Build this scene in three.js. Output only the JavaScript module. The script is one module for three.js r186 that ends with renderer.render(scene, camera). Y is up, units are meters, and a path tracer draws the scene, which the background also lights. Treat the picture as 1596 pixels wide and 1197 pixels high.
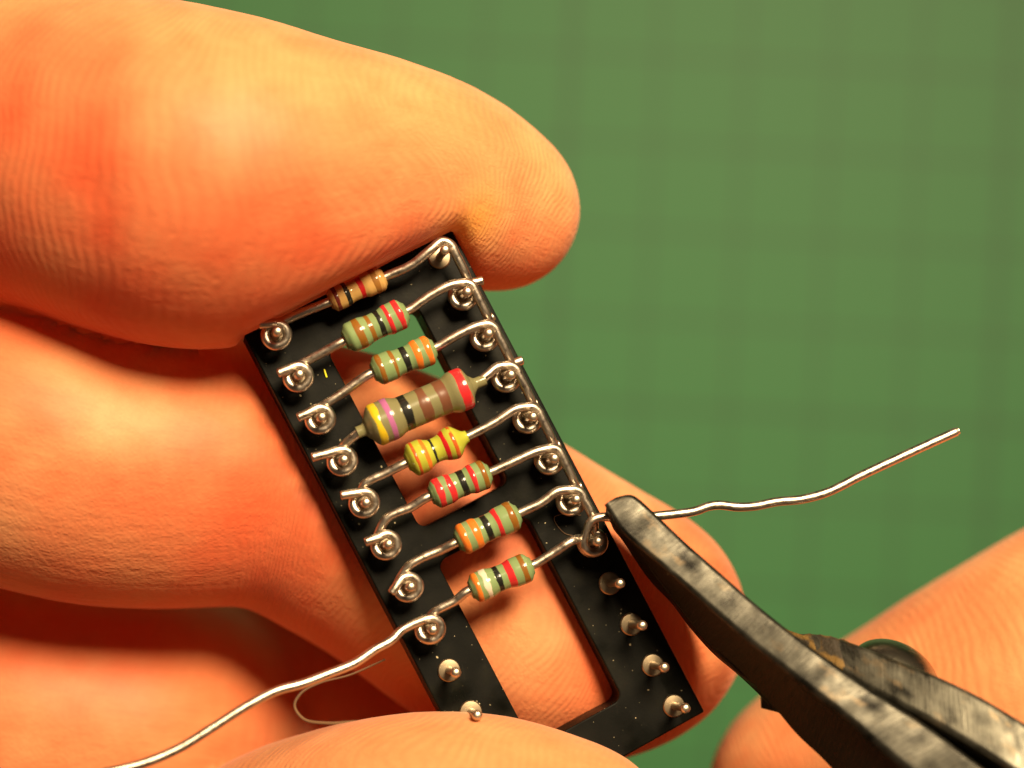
import * as THREE from 'three';
import { toCreasedNormals } from 'three/addons/utils/BufferGeometryUtils.js';

// ───────────────────────── camera, lamp, exposure ─────────────────────────
// The scene is laid out in millimetres: X right, Y away from the viewer's chest, Z up from the socket to the lens;
// toWorld turns that into metres with y up. The camera looks straight down on the work.
const F = 3420, CX = 798, CY = 598.5, D = 120, DROP = 130;          // focal length in photo pixels, lens height over the socket, socket over the mat
const scene = new THREE.Scene();
const camera = new THREE.PerspectiveCamera(2 * Math.atan(CY / F) * 180 / Math.PI, 1596 / 1197, 0.01, 5);
camera.position.set(0, (D + DROP) / 1000, 0);
camera.up.set(0, 0, -1);
camera.lookAt(0, 0, 0);
camera.focus = (D - 0.6) / 1000;
camera.userData.fStop = 21;
const renderer = new THREE.WebGLRenderer({ antialias: true });
renderer.setSize(1024, 768);
renderer.toneMapping = THREE.LinearToneMapping;
renderer.toneMappingExposure = 1.0;
renderer.shadowMap.enabled = true;

scene.background = new THREE.Color().setRGB(0.062, 0.041, 0.026);      // the dim, warm room around the desk lamp
const lamp = new THREE.SpotLight(new THREE.Color().setRGB(1, 0.76, 0.46), 2.7, 0, 0.34, 1.0, 2);
lamp.name = 'desk_lamp_light';
const lampAt = [140, 268, 345];
lamp.shadow.radius = 4.5;
lamp.castShadow = true;

const toWorld = new THREE.Matrix4().set(0.001, 0, 0, 0, 0, 0, 0.001, DROP / 1000, 0, -0.001, 0, 0, 0, 0, 0, 1);
const V = (x, y, z) => new THREE.Vector3(x, y, z);
const W = (p) => p.clone().applyMatrix4(toWorld);
lamp.position.copy(W(V(...lampAt)));
lamp.target.position.copy(W(V(13, 14, -40)));
scene.add(lamp, lamp.target);

// ───────────────────────── helpers ─────────────────────────
function rng(seed) { let a = seed >>> 0; return () => { a = (a + 0x6d2b79f5) | 0; let t = Math.imul(a ^ (a >>> 15), 1 | a); t = (t + Math.imul(t ^ (t >>> 7), 61 | t)) ^ t; return ((t ^ (t >>> 14)) >>> 0) / 4294967296; }; }
const hash3 = (x, y, z) => { let h = Math.imul(x, 374761393) ^ Math.imul(y, 668265263) ^ Math.imul(z, 2147483647 ^ 0x5bd1e995); h = Math.imul(h ^ (h >>> 13), 1274126177); return ((h ^ (h >>> 16)) >>> 0) / 4294967296; };
function noise(x, y, z = 0) {
  const ix = Math.floor(x), iy = Math.floor(y), iz = Math.floor(z), s = (t) => t * t * (3 - 2 * t), fx = s(x - ix), fy = s(y - iy), fz = s(z - iz), L = (a, b, t) => a + (b - a) * t;
  const c = (a, b, d) => hash3(ix + a, iy + b, iz + d);
  return L(L(L(c(0, 0, 0), c(1, 0, 0), fx), L(c(0, 1, 0), c(1, 1, 0), fx), fy), L(L(c(0, 0, 1), c(1, 0, 1), fx), L(c(0, 1, 1), c(1, 1, 1), fx), fy), fz) * 2 - 1;
}
const fbm = (x, y, z, n = 3) => { let a = 1, s = 0, t = 0; for (let i = 0; i < n; i++) { s += a * noise(x, y, z); t += a; a *= 0.5; x = x * 2.03 + 7.1; y = y * 2.03 + 3.7; z = z * 2.03 + 1.3; } return s / t; };
const smooth = (a, b, x) => { const t = Math.min(1, Math.max(0, (x - a) / (b - a))); return t * t * (3 - 2 * t); };
const lerp = (a, b, t) => a + (b - a) * t;
const taken = {};
function numbered(name) { taken[name] = (taken[name] ?? -1) + 1; return taken[name] ? name + '_' + String(taken[name]).padStart(3, '0') : name; }
function tag(o, label, category, group) { o.userData = { label, category }; if (group) o.userData.group = group; return o; }
function thing(name, base, label, category, group) {
  const o = new THREE.Group(); o.name = numbered(name); o.position.copy(W(base)); scene.add(o);
  return tag(o, label, category, group);
}
// a geometry laid out in millimetres becomes a mesh under a parent whose world origin is known
const originOf = (o) => { const p = V(0, 0, 0); for (let q = o; q && q !== scene; q = q.parent) p.add(q.position); return p; };
function part(name, geometry, material, parent) {
  geometry.applyMatrix4(toWorld);
  const o = originOf(parent);
  geometry.translate(-o.x, -o.y, -o.z);
  const m = new THREE.Mesh(geometry, material);
  m.name = name; m.castShadow = m.receiveShadow = true; parent.add(m);
  return m;
}
// photo pixel -> ray through the lens
const ray = (px, py) => V((px - CX) / F, -(py - CY) / F, -1);
const G = (px, py, z) => V(0, 0, D).addScaledVector(ray(px, py), D - z);        // point at height z
const X0 = G(735, 740, 0), N = V((CX - 280) / F, (905 - CY) / F, 1).normalize();
const P = (px, py, h = 0) => { const r = ray(px, py); return V(0, 0, D).addScaledVector(r, (h - N.dot(V(0, 0, D).sub(X0))) / N.dot(r)); };   // point h over the socket's face
const PITCH = 2.5284, O = P(684.6, 401.4), U = P(1050.4, 1100).sub(O).normalize(), VV = N.clone().cross(U).normalize();
const C = (u, v, h = 0) => O.clone().addScaledVector(U, u).addScaledVector(VV, v).addScaledVector(N, h);    // u along a pin row, v across, h over the face

function sweep(points, radius, sides = 12, caps = true) {               // a wire: points in mm, radius a number or (t, i, n) => r
  const n = points.length, pos = [], idx = [], uv = []; let nrm = null, len = 0;
  for (let i = 0; i < n; i++) {
    const t = points[Math.min(i + 1, n - 1)].clone().sub(points[Math.max(i - 1, 0)]).normalize();
    if (!nrm) nrm = (Math.abs(t.z) < 0.9 ? V(0, 0, 1) : V(1, 0, 0)).cross(t).normalize();
    else nrm.addScaledVector(t, -nrm.dot(t)).normalize();
    const b = t.clone().cross(nrm), r = typeof radius === 'number' ? radius : radius(i / (n - 1));
    if (i) len += points[i].distanceTo(points[i - 1]);
    for (let k = 0; k <= sides; k++) { const a = k / sides * 2 * Math.PI, p = points[i].clone().addScaledVector(nrm, Math.cos(a) * r).addScaledVector(b, Math.sin(a) * r); pos.push(p.x, p.y, p.z); uv.push(len / 3, k / sides); }
    if (i) for (let k = 0; k < sides; k++) { const a = (i - 1) * (sides + 1) + k, c = a + sides + 1; idx.push(a, a + 1, c, a + 1, c + 1, c); }
  }
  const ring = n * (sides + 1);
  if (caps) for (const e of [0, n - 1]) {
    const at = pos.length / 3, p = points[e]; pos.push(p.x, p.y, p.z); uv.push(0, 0);
    for (let k = 0; k <= sides; k++) { const q = (e * (sides + 1) + k) * 3; pos.push(pos[q], pos[q + 1], pos[q + 2]); uv.push(0.02 * k, 0); }
    for (let k = 0; k < sides; k++) e ? idx.push(at, at + 1 + k, at + 2 + k) : idx.push(at, at + 2 + k, at + 1 + k);
  }
  const g = new THREE.BufferGeometry();
  g.setAttribute('position', new THREE.Float32BufferAttribute(pos, 3)); g.setAttribute('uv', new THREE.Float32BufferAttribute(uv, 2)); g.setIndex(idx); g.computeVertexNormals();
  const nn = g.attributes.normal;                                       // weld the normals along the seam
  for (let i = 0; i < n; i++) { const a = i * (sides + 1), b = a + sides; const q = V(nn.getX(a) + nn.getX(b), nn.getY(a) + nn.getY(b), nn.getZ(a) + nn.getZ(b)).normalize(); nn.setXYZ(a, q.x, q.y, q.z); nn.setXYZ(b, q.x, q.y, q.z); }
  return g;
}
const curve = (pts, n) => new THREE.CatmullRomCurve3(pts, false, 'centripetal').getSpacedPoints(n);
function canvasTexture(size, draw, srgb = true) {
  const c = document.createElement('canvas'); c.width = c.height = size; draw(c.getContext('2d'), size);
  const t = new THREE.CanvasTexture(c); t.wrapS = t.wrapT = THREE.RepeatWrapping; if (srgb) t.colorSpace = THREE.SRGBColorSpace; return t;
}
function dataTexture(w, h, fn, srgb = false, wrap = THREE.RepeatWrapping) {      // fn(x, y) -> grey or [r, g, b], 0..1
  const d = new Uint8Array(w * h * 4);
  for (let y = 0; y < h; y++) for (let x = 0; x < w; x++) { const v = fn(x, y), o = (y * w + x) * 4, b = typeof v === 'number'; for (let c = 0; c < 3; c++) d[o + c] = Math.max(0, Math.min(255, Math.round(255 * (b ? v : v[c])))); d[o + 3] = 255; }
  const t = new THREE.DataTexture(d, w, h); t.wrapS = t.wrapT = wrap; t.magFilter = THREE.LinearFilter; if (srgb) t.colorSpace = THREE.SRGBColorSpace; t.needsUpdate = true; return t;
}
const lin = (r, g, b) => new THREE.Color().setRGB(r, g, b);

// ───────────────────────── cutting mat ─────────────────────────
{
  // colour and printed centimetre grid of a 90 x 60 cm mat, as a tile of 50 mm
  const S = 1024, mm = S / 50;
  const tile = dataTexture(S, S, (x, y) => {
    const X = x / mm, Y = y / mm, near = (v, p) => Math.abs(((v + p / 2) % p) - p / 2);
    const line = Math.max(near(X, 10) < 0.32 ? 0.72 : 0, near(Y, 10) < 0.32 ? 0.72 : 0, near(X, 50) < 0.6 ? 0.6 : 0, near(Y, 50) < 0.5 ? 0.5 : 0);
    const g = 0.93 + 0.07 * (hash3(x, y, 3));
    return [lerp(0.132, 0.102, line) * g, lerp(0.375, 0.292, line) * g, lerp(0.195, 0.15, line) * g];
  }, true);
  const M = new THREE.MeshStandardMaterial({ name: 'green_vinyl', map: tile, roughness: 0.62 });
  const w = 620, d = 460, t = 3, r = 12, s = new THREE.Shape();
  s.moveTo(-w / 2 + r, -d / 2); s.lineTo(w / 2 - r, -d / 2); s.quadraticCurveTo(w / 2, -d / 2, w / 2, -d / 2 + r); s.lineTo(w / 2, d / 2 - r); s.quadraticCurveTo(w / 2, d / 2, w / 2 - r, d / 2);
  s.lineTo(-w / 2 + r, d / 2); s.quadraticCurveTo(-w / 2, d / 2, -w / 2, d / 2 - r); s.lineTo(-w / 2, -d / 2 + r); s.quadraticCurveTo(-w / 2, -d / 2, -w / 2 + r, -d / 2);
  const g = new THREE.ExtrudeGeometry(s, { depth: t, bevelEnabled: false });
  const uv = g.attributes.uv; for (let i = 0; i < uv.count; i++) uv.setXY(i, uv.getX(i) / 50, uv.getY(i) / 50);
  g.translate(0, 0, -DROP - t);
  const mat = part('cutting_mat', g, M, scene);
  mat.rotation.y = -0.055; mat.position.set(0.0045, 0, 0.002);
  tag(mat, 'green cutting mat with a faint printed grid, blurred far below the hands', 'cutting mat');
}

// ───────────────────────── socket ─────────────────────────
const dust = (() => {                                                     // dust, scratches and finger grease on the black plastic, 16 mm tile
  return canvasTexture(1024, (c, S) => {
    const r = rng(11); c.fillStyle = 'rgb(5,6,4)'; c.fillRect(0, 0, S, S);
    for (let i = 0; i < 260; i++) { const x = r() * S, y = r() * S, q = 12 + r() * 70, g = c.createRadialGradient(x, y, 0, x, y, q); g.addColorStop(0, `rgba(62,60,44,${0.04 + 0.15 * r()})`); g.addColorStop(1, 'rgba(62,60,48,0)'); c.fillStyle = g; c.fillRect(x - q, y - q, 2 * q, 2 * q); }
    for (let i = 0; i < 1500; i++) { c.fillStyle = `rgba(170,160,130,${0.05 + 0.3 * r() * r()})`; const q = 0.6 + 1.6 * r() * r(); c.fillRect(r() * S, r() * S, q, q); }
    for (let i = 0; i < 170; i++) { c.fillStyle = `rgba(225,210,170,${0.35 + 0.5 * r()})`; const q = 1.2 + 3 * r() * r(); c.beginPath(); c.ellipse(r() * S, r() * S, q, q * (0.5 + r()), r() * 3, 0, 7); c.fill(); }
    c.lineWidth = 0.9; for (let i = 0; i < 60; i++) { c.strokeStyle = `rgba(120,112,90,${0.05 + 0.2 * r()})`; const x = r() * S, y = r() * S, a = r() * 6.3, l = 10 + 60 * r(); c.beginPath(); c.moveTo(x, y); c.quadraticCurveTo(x + Math.cos(a) * l * 0.5 + 6 * r(), y + Math.sin(a) * l * 0.5, x + Math.cos(a) * l, y + Math.sin(a) * l); c.stroke(); }
  });
})();
const grain = dataTexture(512, 512, (x, y) => 0.5 + 0.5 * (0.5 * noise(x / 2.2, y / 2.2) + 0.5 * noise(x / 9, y / 9, 4)));
const scuff = dataTexture(512, 512, (x, y) => { const v = 0.46 + 0.3 * fbm(x / 60, y / 60, 2, 4); return [v, v, v]; });
const M = {
  plastic: new THREE.MeshPhysicalMaterial({ name: 'black_plastic', map: dust, roughness: 1, specularIntensity: 0.2, roughnessMap: scuff, bumpMap: grain, bumpScale: 0.000003 }),
  pin: new THREE.MeshStandardMaterial({ name: 'tinned_brass', color: lin(0.62, 0.54, 0.43), metalness: 1, roughness: 0.38 }),
  collar: new THREE.MeshStandardMaterial({ name: 'turned_brass', color: lin(0.36, 0.29, 0.2), metalness: 1, roughness: 0.36 }),
  fleck: new THREE.MeshStandardMaterial({ name: 'yellow_lint', color: lin(0.85, 0.8, 0.03), roughness: 0.6 }),
  lint: new THREE.MeshPhysicalMaterial({ name: 'pale_lint', color: lin(0.22, 0.12, 0.05), roughness: 1, transmission: 0.35, thickness: 0 }),
};
const wireGrain = dataTexture(512, 256, (x, y) => 0.5 + 0.3 * noise(x / 5, y / 14) + 0.25 * noise(x / 1.7, y / 3, 9) + 0.25 * Math.max(0, noise(x / 24, y / 30, 5)));
const wireRough = dataTexture(256, 128, (x, y) => { const v = 0.36 + 0.14 * fbm(x / 16, y / 12, 6, 3); return [v, v, v]; });
M.wire = new THREE.MeshStandardMaterial({ name: 'tinned_copper_wire', color: lin(0.60, 0.53, 0.45), metalness: 1, roughness: 1, roughnessMap: wireRough, bumpMap: wireGrain, bumpScale: 0.000003 });

const socket = thing('ic_socket', C(14, -5, -3), 'long black plastic chip socket with two rows of turned pins and two slots', 'chip socket');
{
  const u0 = -1.02, u1 = 28.92, v0 = -11.5, v1 = 1.36, T = 2.5, s = new THREE.Shape();
  const rr = (path, a0, b0, a1, b1, r) => { path.moveTo(a0 + r, b0); path.lineTo(a1 - r, b0); path.absarc(a1 - r, b0 + r, r, -Math.PI / 2, 0); path.lineTo(a1, b1 - r); path.absarc(a1 - r, b1 - r, r, 0, Math.PI / 2); path.lineTo(a0 + r, b1); path.absarc(a0 + r, b1 - r, r, Math.PI / 2, Math.PI); path.lineTo(a0, b0 + r); path.absarc(a0 + r, b0 + r, r, Math.PI, Math.PI * 1.5); return path; };
  rr(s, u0, v0, u1, v1, 0.12);
  s.holes.push(rr(new THREE.Path(), 1.78, -7.86, 12.72, -2.36, 0.5), rr(new THREE.Path(), 14.76, -7.9, 26.1, -2.34, 0.55));
  const b = 0.09, g = new THREE.ExtrudeGeometry(s, { depth: T - 2 * b, bevelEnabled: true, bevelSize: b, bevelThickness: b, bevelOffset: -b, bevelSegments: 2, curveSegments: 6 });
  const uv = g.attributes.uv, p = g.attributes.position, nr = g.attributes.normal;
  for (let i = 0; i < uv.count; i++) Math.abs(nr.getZ(i)) > 0.5 ? uv.setXY(i, p.getX(i) / 16, p.getY(i) / 16) : uv.setXY(i, (p.getX(i) + p.getY(i)) / 16, p.getZ(i) / 16);
  g.translate(0, 0, -(T - b));
  g.applyMatrix4(new THREE.Matrix4().makeBasis(U, VV, N).setPosition(O));
  part('socket_body', g, M.plastic, socket);
}
// pins: a turned collar with a rod and a rounded tip
const PIN_H = 3.05;
const pinSpots = [];
{
  let collarG = new THREE.LatheGeometry([[0.001, 0.2], [0.57, 0.13], [0.63, 0.07], [0.63, -0.03]].map(([r, h]) => new THREE.Vector2(r, h)).reverse(), 28);
  collarG = toCreasedNormals(collarG, 0.5);
  const tip = [[0.21, 0.1], [0.21, PIN_H - 0.74], [0.22, PIN_H - 0.6], [0.25, PIN_H - 0.5], [0.28, PIN_H - 0.34], [0.275, PIN_H - 0.2], [0.225, PIN_H - 0.07], [0.13, PIN_H - 0.01], [0.001, PIN_H]];
  const rodG = new THREE.LatheGeometry(tip.map(([r, h]) => new THREE.Vector2(r, h)), 20);
  const Q = new THREE.Matrix4().makeBasis(U, N, VV.clone().negate());      // lathe axis (y) along N
  const toLocal = new THREE.Matrix4().copy(toWorld).setPosition(0, 0, 0).multiply(Q);
  collarG.applyMatrix4(toLocal); rodG.applyMatrix4(toLocal);
  for (const side of [0, 1]) for (let i = 0; i < 12; i++) {
    const at = side ? C(i * PITCH, 0) : C(i * PITCH - 0.13 * (1 - i / 11) , -10.05);
    pinSpots.push({ side, i, at });
    const c = new THREE.Mesh(collarG, M.collar); c.name = 'pin'; c.castShadow = c.receiveShadow = true; c.position.copy(W(at)).sub(socket.position); socket.add(c);
    const r = new THREE.Mesh(rodG, M.pin); r.name = 'pin_tip'; r.castShadow = r.receiveShadow = true; c.add(r);
    r.rotation.set(0.012 * noise(i * 3.3, side * 9), 0, 0.012 * noise(i * 2.7, side * 5 + 3));
  }
}
const pinAt = (side, k) => pinSpots.find((p) => p.side === side && p.i === k).at;     // side 0 left row, 1 right row

// ───────────────────────── resistors ─────────────────────────
const paint = (name, r, g, b, rough = 0.22) => new THREE.MeshPhysicalMaterial({ name, color: lin(r, g, b), roughness: 0.6, specularIntensity: 0.3, clearcoat: 0.7, clearcoatRoughness: rough * 0.6, bumpMap: grain, bumpScale: 0.000006 });
const K = {
  tan: paint('tan_lacquer', 0.46, 0.27, 0.085), green: paint('green_lacquer', 0.170, 0.243, 0.104), olive: paint('olive_lacquer', 0.163, 0.152, 0.071, 0.34), lime: paint('lime_lacquer', 0.340, 0.353, 0.033),
  brown: paint('brown_paint', 0.196, 0.076, 0.008), umber: paint('umber_paint', 0.131, 0.049, 0.024, 0.45), maroon: paint('dark_brown_paint', 0.105, 0.009, 0.007), black: paint('black_paint', 0.007, 0.007, 0.005), red: paint('red_paint', 0.470, 0.018, 0.022), deepred: paint('deep_red_paint', 0.392, 0.008, 0.011),
  orange: paint('orange_paint', 0.575, 0.146, 0.017), rust: paint('rust_orange_paint', 0.405, 0.073, 0.011), yellow: paint('yellow_paint', 0.536, 0.377, 0.011), violet: paint('violet_paint', 0.340, 0.103, 0.252), white: paint('white_paint', 0.556, 0.499, 0.394), gold: paint('gold_paint', 0.24, 0.105, 0.02),
};
const WR = 0.255, RING = 0.585;
// angle around a pin as seen from above (0 right, 90 away), at height h
const rightAxis = V(1, 0, 0).addScaledVector(N, -N.x).normalize(), upAxis = N.clone().cross(rightAxis);
const about = (pin, deg, h, r = RING) => pin.clone().addScaledVector(rightAxis, Math.cos(deg * Math.PI / 180) * r).addScaledVector(upAxis, Math.sin(deg * Math.PI / 180) * r).addScaledVector(N, h);
function arc(pin, a0, a1, h0, h1, r = RING) { const n = Math.max(2, Math.ceil(Math.abs(a1 - a0) / 24)), out = []; for (let i = 0; i <= n; i++) out.push(about(pin, lerp(a0, a1, i / n), lerp(h0, h1, i / n), r)); return out; }
function jitter(pts, seed, a = 0.005) { const r = rng(seed); return pts.map((p, i) => (i < 2 ? p : p.clone().add(V(r() - 0.5, r() - 0.5, r() - 0.5).multiplyScalar(2 * a)))); }

// profile of the body: radius over t, as a share of the largest radius
const profiles = {
  dogbone: (t) => { const end = 1 - Math.pow(1 - smooth(0, 0.13, Math.min(t, 1 - t)), 2.2) * 0.42; const w = 1 - 0.13 * smooth(0.28, 0.42, t) * (1 - smooth(0.58, 0.72, t)); return end * w; },
  waisted: (t) => { const left = 1 - Math.pow(1 - smooth(0, 0.13, t), 2) * 0.5; const right = lerp(1, 0.36, smooth(0.76, 0.985, t)); const w = 1 - 0.27 * smooth(0.24, 0.44, t) * (1 - smooth(0.5, 0.74, t)); return left * right * w; },
  big: (t) => { const left = 1 - Math.pow(1 - smooth(0, 0.11, t), 2) * 0.55; const right = 1 - 0.62 * Math.pow(smooth(0.93, 1.0, t), 1.5); const w = 1 - 0.17 * smooth(0.24, 0.34, t) * (1 - smooth(0.74, 0.84, t)); return left * right * w * (t > 0.8 ? 1.0 : 1); },
  slim: (t) => { const end = 1 - Math.pow(1 - smooth(0, 0.1, Math.min(t, 1 - t)), 2.2) * 0.35; const w = 1 - 0.16 * smooth(0.26, 0.4, t) * (1 - smooth(0.56, 0.68, t)); return end * w; },
};
function shell(A, B, R, prof, t0, t1, lift, seed, wob, caps) {
  const ax = B.clone().sub(A), len = ax.length(); ax.normalize();
  const e1 = N.clone().addScaledVector(ax, -N.dot(ax)).normalize(), e2 = ax.clone().cross(e1), n = Math.max(5, Math.round((t1 - t0) * 44)), m = 40, pos = [], idx = [], uv = [];
  for (let i = 0; i <= n; i++) for (let k = 0; k <= m; k++) {
    const a = k / m * 2 * Math.PI, wv = wob * (noise(Math.cos(a) * 1.7 + seed * 5.1, Math.sin(a) * 1.7, i > n / 2 ? 3 : 9) + 0.5 * noise(Math.cos(a) * 4.7 + seed, Math.sin(a) * 4.7, i > n / 2 ? 13 : 19));
    const edge = i === 0 || i === n, t = Math.min(1, Math.max(0, lerp(t0, t1, Math.min(1, Math.max(0, (i - 0.0) / n))) + (wob ? wv : 0)));
    const lump = 1 + 0.012 * noise(Math.cos(a) * 1.2 + seed * 3, Math.sin(a) * 1.2, t * 5);
    const r = R * prof(t) * lump + (edge && !caps ? -0.01 : lift), p = A.clone().addScaledVector(ax, t * len).addScaledVector(e1, Math.cos(a) * r).addScaledVector(e2, Math.sin(a) * r);
    pos.push(p.x, p.y, p.z); uv.push(t * len / 3, k / m * 2);
  }
  for (let i = 0; i < n; i++) for (let k = 0; k < m; k++) { const a = i * (m + 1) + k, c = a + m + 1; idx.push(a, a + 1, c, a + 1, c + 1, c); }
  if (caps) for (const [i, c] of [[0, A], [n, B]]) { const at = pos.length / 3; pos.push(c.x, c.y, c.z); uv.push(0, 0); for (let k = 0; k < m; k++) { const a = i * (m + 1) + k; i ? idx.push(a, a + 1, at) : idx.push(a + 1, a, at); } }
  const g = new THREE.BufferGeometry(); g.setAttribute('position', new THREE.Float32BufferAttribute(pos, 3)); g.setAttribute('uv', new THREE.Float32BufferAttribute(uv, 2)); g.setIndex(idx);
  // normals welded round the seam
  g.computeVertexNormals(); const nn = g.attributes.normal;
  for (let i = 0; i <= n; i++) { const a = i * (m + 1), b = a + m, q = V(nn.getX(a) + nn.getX(b), nn.getY(a) + nn.getY(b), nn.getZ(a) + nn.getZ(b)).normalize(); nn.setXYZ(a, q.x, q.y, q.z); nn.setXYZ(b, q.x, q.y, q.z); }
  // outward whatever the winding
  const mid = V().fromBufferAttribute(g.attributes.position, Math.floor(n / 2) * (m + 1)), out = mid.clone().sub(A.clone().lerp(B, (t0 + t1) / 2));
  if (V().fromBufferAttribute(nn, Math.floor(n / 2) * (m + 1)).dot(out) < 0) { for (let i = 0; i < idx.length; i += 3) [idx[i + 1], idx[i + 2]] = [idx[i + 2], idx[i + 1]]; g.setIndex(idx); for (let i = 0; i < nn.count; i++) nn.setXYZ(i, -nn.getX(i), -nn.getY(i), -nn.getZ(i)); }
  return g;
}
const bandName = { brown: 'brown band', umber: 'dull brown band', maroon: 'dark brown band', black: 'black band', red: 'red band', deepred: 'deep red band', orange: 'orange band', rust: 'rust orange band', yellow: 'yellow band', violet: 'violet band', white: 'chipped white band', gold: 'worn gold band' };
const H0 = 1.75;                                                          // height of the resistors' axes over the socket
const R = [
  { a: [514, 470], b: [599, 432], d: 39, prof: 'slim', col: 'tan', h: 1.5, bands: [['maroon', 0.11, 0.08], ['black', 0.30, 0.085], ['deepred', 0.56, 0.1], ['gold', 0.82, 0.12]], label: 'slim tan resistor with brown, black, red and gold bands, tucked against the thumb' },
  { a: [537, 531], b: [633, 485], d: 48, prof: 'dogbone', col: 'green', h: H0, bands: [['brown', 0.23, 0.12], ['brown', 0.41, 0.08], ['black', 0.565, 0.085], ['red', 0.70, 0.08], ['red', 0.87, 0.105]], label: 'small green resistor with two brown bands, one black and two red' },
  { a: [581, 581], b: [677, 542], d: 47, prof: 'dogbone', col: 'green', h: H0, bands: [['brown', 0.125, 0.105], ['brown', 0.33, 0.065], ['black', 0.52, 0.11], ['orange', 0.70, 0.12], ['orange', 0.88, 0.115]], label: 'small green resistor with two brown bands, one black and two orange' },
  { a: [570, 669], b: [736, 600], d: 66, prof: 'big', col: 'olive', h: 2.0, bands: [['yellow', 0.106, 0.075], ['violet', 0.215, 0.06], ['black', 0.37, 0.085], ['umber', 0.54, 0.1], ['umber', 0.71, 0.12], ['red', 0.89, 0.1]], label: 'large olive resistor with yellow, violet, black, brown and red bands' },
  { a: [634, 721], b: [728, 680], d: 53, prof: 'waisted', col: 'lime', h: H0, bands: [['rust', 0.14, 0.05], ['orange', 0.30, 0.075], ['black', 0.43, 0.055], ['deepred', 0.62, 0.075], ['rust', 0.755, 0.075]], label: 'yellow-green waisted resistor with thin orange, black and red bands' },
  { a: [671, 773], b: [763, 736], d: 46, prof: 'dogbone', col: 'green', h: H0, bands: [['red', 0.14, 0.125], ['red', 0.33, 0.115], ['black', 0.535, 0.12], ['red', 0.70, 0.09], ['brown', 0.885, 0.1]], label: 'small green resistor with two red bands left of black, then red and brown' },
  { a: [712, 845], b: [808, 800], d: 48, prof: 'dogbone', col: 'green', h: H0, bands: [['orange', 0.10, 0.12], ['orange', 0.30, 0.125], ['black', 0.48, 0.11], ['red', 0.65, 0.085], ['brown', 0.87, 0.11]], label: 'small green resistor with two wide orange bands, then black, red and brown' },
  { a: [733, 920], b: [829, 881], d: 46, prof: 'dogbone', col: 'green', h: H0, bands: [['orange', 0.10, 0.09], ['white', 0.245, 0.105], ['black', 0.44, 0.1], ['red', 0.63, 0.12], ['brown', 0.845, 0.105]], label: 'small green resistor with an orange, a chipped white, a black and a red band' },
];
// where the left leads go: via points, the angle at which they meet the pin, the turn, and the end of the stub
const LEFT = [
  { via: [[470, 488]], a: 100, turn: 355, stub: [404, 505] },
  { via: [[500, 551]], a: 105, turn: 352, stub: [433, 582] },
  { via: [[540, 608], [510, 628]], a: 108, turn: 355, stub: [464, 651] },
  { via: [[540, 690]], a: 104, turn: 350, stub: [486, 713] },
  { via: [[600, 738], [570, 753]], a: 112, turn: 352, stub: [531, 772] },
  { via: [[640, 791], [603, 808]], a: 150, turn: 345, stub: [569, 845] },
  { via: [[690, 856], [640, 880]], a: 148, turn: 352, stub: [610, 925] },
  { via: [[710, 936], [680, 952]], a: 100, turn: 350, tail: [[628, 981], [610, 998], [585, 1012], [552, 1034], [510, 1051], [470, 1066], [430, 1077], [385, 1100], [330, 1135], [280, 1166], [225, 1189], [150, 1208], [90, 1225]] },
];
const RIGHT = [
  { via: [[640, 414], [668, 392]], stub: [753, 437] },
  { via: [[668, 462], [700, 445]], stub: [769, 492] },
  { via: [[706, 526], [738, 510]], stub: [815, 561] },
  { via: [[757, 586], [775, 572]], stub: [838, 627] },
  { via: [[768, 660], [805, 637]], stub: [873, 692] },
  { via: [[797, 721], [835, 704]], stub: [907, 757] },
  { via: [[843, 784], [868, 766]], tail: [[922, 812], [936, 806], [955, 806], [1000, 806], [1035, 803], [1062, 800], [1085, 796], [1105, 789], [1122, 787], [1148, 790], [1175, 789], [1210, 782], [1250, 778], [1290, 767], [1340, 742], [1400, 714], [1450, 691], [1494, 671]] },
  { via: [[862, 862], [892, 843]], end: true },
];
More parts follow.
